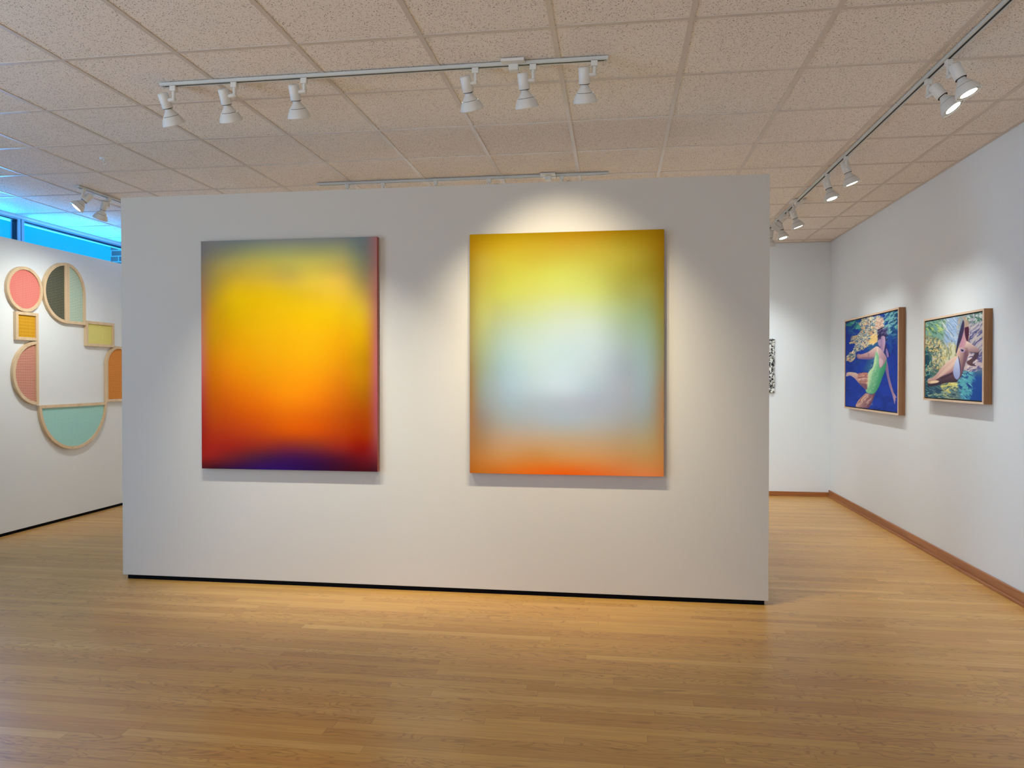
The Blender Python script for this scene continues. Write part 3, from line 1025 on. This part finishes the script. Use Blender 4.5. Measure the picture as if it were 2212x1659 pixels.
# ------------------------------------------------------------------ woven frames on the left wall
def offset_poly(pts, d):
    n = len(pts)
    out = []
    area = sum(pts[i][0] * pts[(i + 1) % n][1] - pts[(i + 1) % n][0] * pts[i][1] for i in range(n))
    sg = 1 if area > 0 else -1
    for i in range(n):
        p0, p1, p2 = Vector(pts[i - 1]), Vector(pts[i]), Vector(pts[(i + 1) % n])
        e1, e2 = (p1 - p0).normalized(), (p2 - p1).normalized()
        n1, n2 = Vector((-e1.y, e1.x)) * sg, Vector((-e2.y, e2.x)) * sg
        b = n1 + n2
        out.append(tuple(p1 + b * (d / max(0.2, 1 + n1.dot(n2)))))
    return out


def arc(cy, cz, ry, rz, a0, a1, n=40):
    return [(cy + ry * math.cos(math.radians(a0 + (a1 - a0) * i / n)), cz + rz * math.sin(math.radians(a0 + (a1 - a0) * i / n))) for i in range(n + 1)]


XFR = -5.000


def woven(name, label, outline, mat, rim=0.028):
    cy = sum(p[0] for p in outline) / len(outline)
    z0 = min(p[1] for p in outline)
    root = thing(name, (DX, cy, z0), label, 'wall art', 'shaped woven panels in pale wood frames on the left wall')
    o = root.location
    ys, zs = [p[0] for p in outline], [p[1] for p in outline]
    lim = lambda q, t: [(min(max(a, min(ys) + t), max(ys) - t), min(max(b, min(zs) + t), max(zs) - t)) for a, b in q]
    inner = lim(offset_poly(outline, rim), rim)
    n = len(outline)
    xb = DX + 0.0005
    vs = [(XFR, y, z) for y, z in outline] + [(XFR, y, z) for y, z in inner] + [(xb, y, z) for y, z in outline] + [(xb, y, z) for y, z in inner]
    fs = []
    for i in range(n):
        j = (i + 1) % n
        fs += [(i, j, n + j, n + i), (i, 2 * n + i, 2 * n + j, j), (n + i, n + j, 3 * n + j, 3 * n + i), (2 * n + i, 3 * n + i, 3 * n + j, 2 * n + j)]
    m = MB(o)
    m.add(vs, fs)
    m.build('frame', M_FRAMEW, root, bevel=0.0008)
    m = MB(o)
    tuck = lim(offset_poly(outline, rim - 0.002), rim - 0.002)
    vs = [(XFR - 0.012, y, z) for y, z in tuck] + [(XFR - 0.016, y, z) for y, z in tuck]
    fs = [tuple(range(n)), tuple(reversed(range(n, 2 * n)))] + [(i, n + i, n + (i + 1) % n, (i + 1) % n) for i in range(n)]
    m.add(vs, fs)
    m.build('woven_panel', mat, root)


F = dict(
    coral=fabric('coral_netting', (238, 142, 130), (160, 58, 58), 0.0155, 0.0155, 0.60, 0.38),
    mustard=fabric('mustard_netting', (218, 166, 40), (150, 98, 8), 0.0150, 0.03, 0.65, 0.25),
    rose=fabric('rose_netting', (224, 162, 142), (120, 56, 50), 0.026, 0.0145, 0.15, 0.75),
    dark=fabric('olive_black_netting', (56, 56, 44), (136, 138, 118), 0.014, 0.0150, 0.35, 0.60),
    sage=fabric('sage_netting', (200, 216, 196), (116, 148, 134), 0.022, 0.0150, 0.3, 0.80),
    lemon=fabric('lemon_weave', (222, 212, 128), (196, 184, 98), 0.012, 0.016, 0.15, 0.35),
    orange=fabric('orange_netting', (230, 152, 72), (160, 84, 24), 0.034, 0.0145, 0.15, 0.65),
    mint=fabric('mint_netting', (172, 222, 216), (122, 178, 172), 0.014, 0.012, 0.40, 0.45),
)
woven('round_woven_frame', 'round pale wood frame with coral pink netting, top left of the group', arc(2.650, 2.192, .204, .204, 0, 360 * 79 / 80, 79), F['coral'])
woven('square_woven_frame', 'small square wood frame with mustard yellow netting below the round one',
      [(2.541, 1.731), (2.798, 1.731), (2.798, 1.986), (2.541, 1.986)], F['mustard'])
woven('half_round_woven_frame', 'half-round wood frame with dusty rose netting, curved side to the left', arc(2.798, 1.434, .2925, .2945, 90, 270, 48), F['rose'])
woven('half_round_woven_frame', 'half-round wood frame with dark olive netting next to the coral circle', arc(3.160, 2.2135, .300, .2935, 90, 270, 48), F['dark'])
woven('arched_woven_frame', 'quarter-arch wood frame with pale sage green netting beside the dark half-round',
      [(3.161, 1.920), (3.409, 1.920)] + arc(3.161, 2.2135, .248, .2935, 0, 90, 36), F['sage'])
woven('rectangular_woven_frame', 'small rectangular wood frame with lemon yellow weave', [(3.414, 1.711), (3.832, 1.711), (3.832, 1.967), (3.414, 1.967)], F['lemon'])
woven('arched_woven_frame', 'arched wood frame with orange netting, partly behind the partition', [(3.706, 1.134), (4.10, 1.134)] + arc(3.903, 1.530, .197, .197, 0, 180, 48), F['orange'])
woven('half_round_woven_frame', 'large half-round wood frame with mint green netting, flat edge on top', arc(3.255, 1.1335, .4525, .446, 180, 360, 64), F['mint'])

# ------------------------------------------------------------------ track lighting
ZT = 2.951     # underside of the rails
RW = 0.0175    # rail half width


def track(label, p0, p1, zt=ZT):
    """surface mounted rail between two plan points"""
    a, b = Vector((p0[0], p0[1], 0)), Vector((p1[0], p1[1], 0))
    d = (b - a).normalized()
    s = Vector((-d.y, d.x, 0))
    root = thing('lighting_track', ((a.x + b.x) / 2, (a.y + b.y) / 2, H - 0.0015), label, 'track')
    o = root.location
    mid, L = (a + b) / 2, (b - a).length / 2
    zc, hz = (zt + H - 0.0015) / 2, (H - 0.0015 - zt) / 2
    m = MB(o)
    for q in (-1, 1):   # two flanges with the open slot between
        m.obox(mid + s * q * 0.0117 + Vector((0, 0, zc)), d * L, s * 0.0058, Vector((0, 0, hz)))
    m.obox(mid + Vector((0, 0, zc + 0.005)), d * (L - 0.001), s * 0.0060, Vector((0, 0, hz - 0.005)))
    m.build('rail', M_TRACK, root, bevel=0.0008)
    m = MB(o)
    m.obox(mid + Vector((0, 0, zc - 0.0047)), d * (L - 0.012), s * 0.0058, Vector((0, 0, hz - 0.0051)))
    m.build('contact_slot', M_SLOT, root)
    for e, sg in ((a, -1), (b, 1)):
        m = MB(o)
        m.obox(e + d * sg * 0.003 + Vector((0, 0, zc)), d * 0.004, s * RW, Vector((0, 0, hz)))
        m.build('end_cap', M_TRACK, root, bevel=0.001)
    return root, d, s


def feed_box(root, c, d, s, along=0.058, back=0.030):
    """ceiling plate with the smaller live-end connector under the rail"""
    o = root.location
    m = MB(o)
    m.obox(Vector((c[0], c[1], H - 0.009)) , d * along, s * 0.058, Vector((0, 0, 0.0075)))
    m.build('ceiling_plate', M_WHITEM, root, bevel=0.002)
    m = MB(o)
    m.obox(Vector((c[0], c[1], ZT - 0.010)), d * 0.024, s * 0.019, Vector((0, 0, 0.016)))
    m.build('feed_connector', M_WHITEM, root, bevel=0.002)


def spot(label, group, adapter, along, side, top, D, color, power, size=80, aim=None, blend=1.0):
    """adapter: plan point on the rail; top: centre of the socket's upper end; D: lamp axis"""
    A = Vector((adapter[0], adapter[1], ZT))
    root = thing('track_spotlight', A, label, 'spotlight', group)
    o = root.location
    along, side = Vector(along), Vector(side)
    D = Vector(D).normalized()
    Tp = Vector(top)
    zz = Vector((0, 0, 1))
    m = MB(o)
    m.obox(A - zz * 0.0145, along * 0.0165, side * 0.0150, zz * 0.0140)
    m.build('track_adapter', M_WHITEM, root, bevel=0.003)
    # L shaped arm from the adapter to the middle of the socket
    mid = Tp + D * 0.040
    elbow = Vector((A.x, A.y, mid.z))
    if (elbow - mid).length < 0.045:
        elbow = Vector((A.x, A.y, mid.z)) + (A - Vector((mid.x, mid.y, A.z))) * 0.2
    m = MB(o)
    top_arm = Vector((A.x, A.y, ZT - 0.024))
    m.tube(top_arm, elbow - zz * 0.006, 0.0095, 16)
    m.lathe(elbow + (elbow - mid).normalized() * 0.010, mid - elbow, [(0, 0.006), (0.002, 0.0105), ((mid - elbow).length - 0.012, 0.0105)], 18)
    m.build('arm', M_WHITEM, root)
    m = MB(o)
    m.lathe(Tp, D, [(0, 0.018), (0.002, 0.0245), (0.006, 0.0272), (0.076, 0.0275), (0.078, 0.0262)], 40)
    m.build('socket', M_WHITEM, root)
    m = MB(o)
    m.lathe(Tp, D, [(0.0781, 0.0255), (0.0805, 0.0255)], 32)
    m.build('socket_mouth', M_SLOT, root)
    B = Tp + D * 0.0806
    bl = MB(o)
    bl.lathe(B, D, [(0, 0.0190), (0.010, 0.0205), (0.017, 0.0250), (0.027, 0.0335), (0.037, 0.0400)], 48, caps=False)
    bl.lathe(B, D, [(0.0388, 0.0418), (0.050, 0.0486), (0.063, 0.0548), (0.076, 0.0588), (0.0805, 0.0606), (0.084, 0.0606), (0.084, 0.0545), (0.078, 0.0535)], 48, caps=False)
    bulb = bl.build('bulb', M_BULB, root)
    m = MB(o)
    m.lathe(B, D, [(0.0368, 0.0392), (0.0390, 0.0402)], 48)
    m.build('seam_ring', M_SLOT, bulb)
    m = MB(o)
    m.lathe(B, D, [(0.0765, 0.0537), (0.0820, 0.0537), (0.0805, 0.0372)], 48, caps=False)
    m.build('rim_ring', M_RIM, bulb)
    m = MB(o)
    m.lathe(B, D, [(0.0775, 0.0374), (0.0815, 0.0374), (0.0835, 0.030)], 40)
    m.build('lens', M_LENS, bulb)
    ld = bpy.data.lights.new('spot_beam', 'SPOT')
    ld.energy = power
    ld.color = color
    ld.spot_size = math.radians(size)
    ld.spot_blend = blend
    ld.shadow_soft_size = 0.030
    lo = bpy.data.objects.new('spot_beam', ld)
    COL.objects.link(lo)
    lo.parent = root
    P = B + D * 0.093
    lo.location = P - o
    dd = (Vector(aim) - P) if aim is not None else D
    lo.rotation_euler = dd.to_track_quat('-Z', 'Y').to_euler()
    return root


WARM, NEUT, COOL = (1.0, 0.91, 0.68), (0.93, 0.98, 0.95), (0.98, 1.0, 0.93)

# front rail, lamps turned to the partition
tr, d, s = track('white lighting track with six lamps in front of the partition', (-2.117, 0.335), (0.237, 0.335))
feed_box(tr, (-0.222, 0.335), d, s)
YT = 0.335
GF = 'six white spotlights on the front track'
#        adapter x, socket top x, z, sideways lean, forward lean, power, colour
FRONT = [
    (-2.053, -2.113, 2.915, 0.10, 0.50, 78, COOL, 'first spotlight from the left on the front track, leaning right'),
    (-1.707, -1.768, 2.919, 0.02, 0.50, 78, COOL, 'second spotlight from the left on the front track'),
    (-1.320, -1.377, 2.920, 0.00, 0.46, 78, COOL, 'third spotlight from the left on the front track, at the end of the left trio'),
    (-0.416, -0.469, 2.912, 0.13, 0.50, 80, WARM, 'tilted spotlight just left of the junction box on the front track'),
    (-0.125, -0.178, 2.911, 0.09, 0.40, 100, WARM, 'spotlight right of the junction box, with a bright glint along its rim'),
    (0.177, 0.126, 2.922, 0.02, 0.44, 80, WARM, 'last spotlight at the right end of the front track'),
]
for ax, tx, tz, lx, ly, pw, cc, lab in FRONT:
    spot(lab, GF, (ax, YT), (1, 0, 0), (0, 1, 0), (tx, YT - 0.01, tz), (lx, ly, -0.87), cc, pw, 62 if cc is COOL else 78, aim=(tx + lx * 1.2 + 0.02, PY, 0.78 if cc is COOL else (1.75 if lx == 0.09 else 1.05)))

# rear rail behind the partition
tr, d, s = track('white lighting track glimpsed over the top of the partition', (-2.105, 2.375), (0.219, 2.375))
feed_box(tr, (-0.235, 2.375), d, s)
REAR = [(-1.86, 'leftmost spotlight on the rear track, only its adapter showing over the partition'),
        (-1.56, 'second spotlight from the left on the rear track, only its top showing'),
        (-1.13, 'middle spotlight on the rear track, only its top showing'),
        (-0.70, 'spotlight on the rear track one place left of the rear junction box'),
        (-0.13, 'rightmost spotlight on the rear track, just right of the rear junction box')]
for ax, lab in REAR:
    spot(lab, 'spotlights on the rear track', (ax, 2.375), (1, 0, 0), (0, 1, 0), (ax + 0.055, 2.375, 2.905), (0.0, 0.70, -0.71), (0.86, 0.96, 1.0), 185, 115, aim=(ax, YB, 1.0))

# right rail running away along the right wall
tr, d, s = track('long white lighting track running along the right wall', (1.895, -2.6), (1.880, 5.05))
feed_box(tr, (1.884, 3.52), d, s, 0.075)
GR = 'spotlights along the right track'
RIGHT = [
    (0.565, (1.893, 0.512, 2.906), (0.36, -0.13, -0.90), 34, 'nearest lit spotlight on the right track, with a round glowing face'),
    (0.800, (1.893, 0.745, 2.897), (0.50, -0.25, -0.82), 34, 'lit spotlight on the right track leaning right, just behind the nearest one'),
    (2.150, (1.890, 2.201, 2.925), (0.34, 0.02, -0.94), 34, 'spotlight on the right track with a thin bright edge, nearer of the middle pair'),
    (2.600, (1.889, 2.652, 2.925), (0.26, -0.10, -0.95), 34, 'lit spotlight on the right track, farther of the middle pair'),
    (3.640, (1.887, 3.720, 2.925), (0.34, 0.02, -0.94), 34, 'lit spotlight at the junction box of the right track'),
    (3.860, (1.887, 3.935, 2.930), (-0.55, 0.35, -0.60), 24, 'spotlight on the right track turned left, away from the wall'),
    (4.190, (1.886, 4.256, 2.925), (0.22, -0.10, -0.95), 34, 'lit spotlight low beside the partition edge on the right track'),
    (4.700, (1.885, 4.622, 2.925), (-0.05, 0.25, -0.95), 48, 'farthest spotlight on the right track, half hidden by the partition'),
]
for ay, tp, D, pw, lab in RIGHT:
    am = None
    if D[0] > 0.2:
        am = (XR, ay + 0.1, 0.55)
    if tp[1] > 4.6:
        am = (1.85, YB, 1.0)
    spot(lab, GR, (tp[0], ay), (0, 1, 0), (1, 0, 0), tp, D, NEUT, pw * 1.3, 82, aim=am)

# short rail near the left wall
tr, d, s = track('white lighting track near the left wall with two lamps showing', (-4.080, 2.160), (-4.072, 5.1))
GL = 'spotlights on the left track'
spot('lit spotlight at the near end of the left track, glowing face turned to the camera', GL, (-4.078, 2.215), (0, 1, 0), (1, 0, 0),
     (-4.050, 2.275, 2.918), (-0.50, -0.42, -0.72), COOL, 44, 92, aim=(DX, 2.75, 1.55))
spot('unlit looking spotlight on the left track beside the partition corner', GL, (-4.077, 2.520), (0, 1, 0), (1, 0, 0),
     (-4.060, 2.462, 2.912), (-0.42, 0.12, -0.88), COOL, 44, 92, aim=(DX, 3.15, 1.4))

# sprinkler head in the ceiling at the left
sp = thing('sprinkler_head', (-3.352, 1.515, H), 'small white fire sprinkler head in the ceiling at left', 'sprinkler')
o = sp.location
MB(o).lathe((o.x, o.y, H + 0.003), (0, 0, -1), [(0, 0.032), (0.008, 0.030), (0.012, 0.016)], 32).build('escutcheon', M_WHITEM, sp)
m = MB(o)
m.lathe((o.x, o.y, H - 0.008), (0, 0, -1), [(0, 0.009), (0.012, 0.009)], 20)
for a in (-1, 1):
    m.tube((o.x + a * 0.008, o.y, H - 0.018), (o.x + a * 0.012, o.y, H - 0.034), 0.0025, 10)
    m.tube((o.x + a * 0.012, o.y, H - 0.034), (o.x, o.y, H - 0.050), 0.0025, 10)
m.build('sprinkler_frame', M_WHITEM, sp)
MB(o).lathe((o.x, o.y, H - 0.050), (0, 0, -1), [(0, 0.016), (0.002, 0.016)], 24).build('deflector', M_WHITEM, sp)
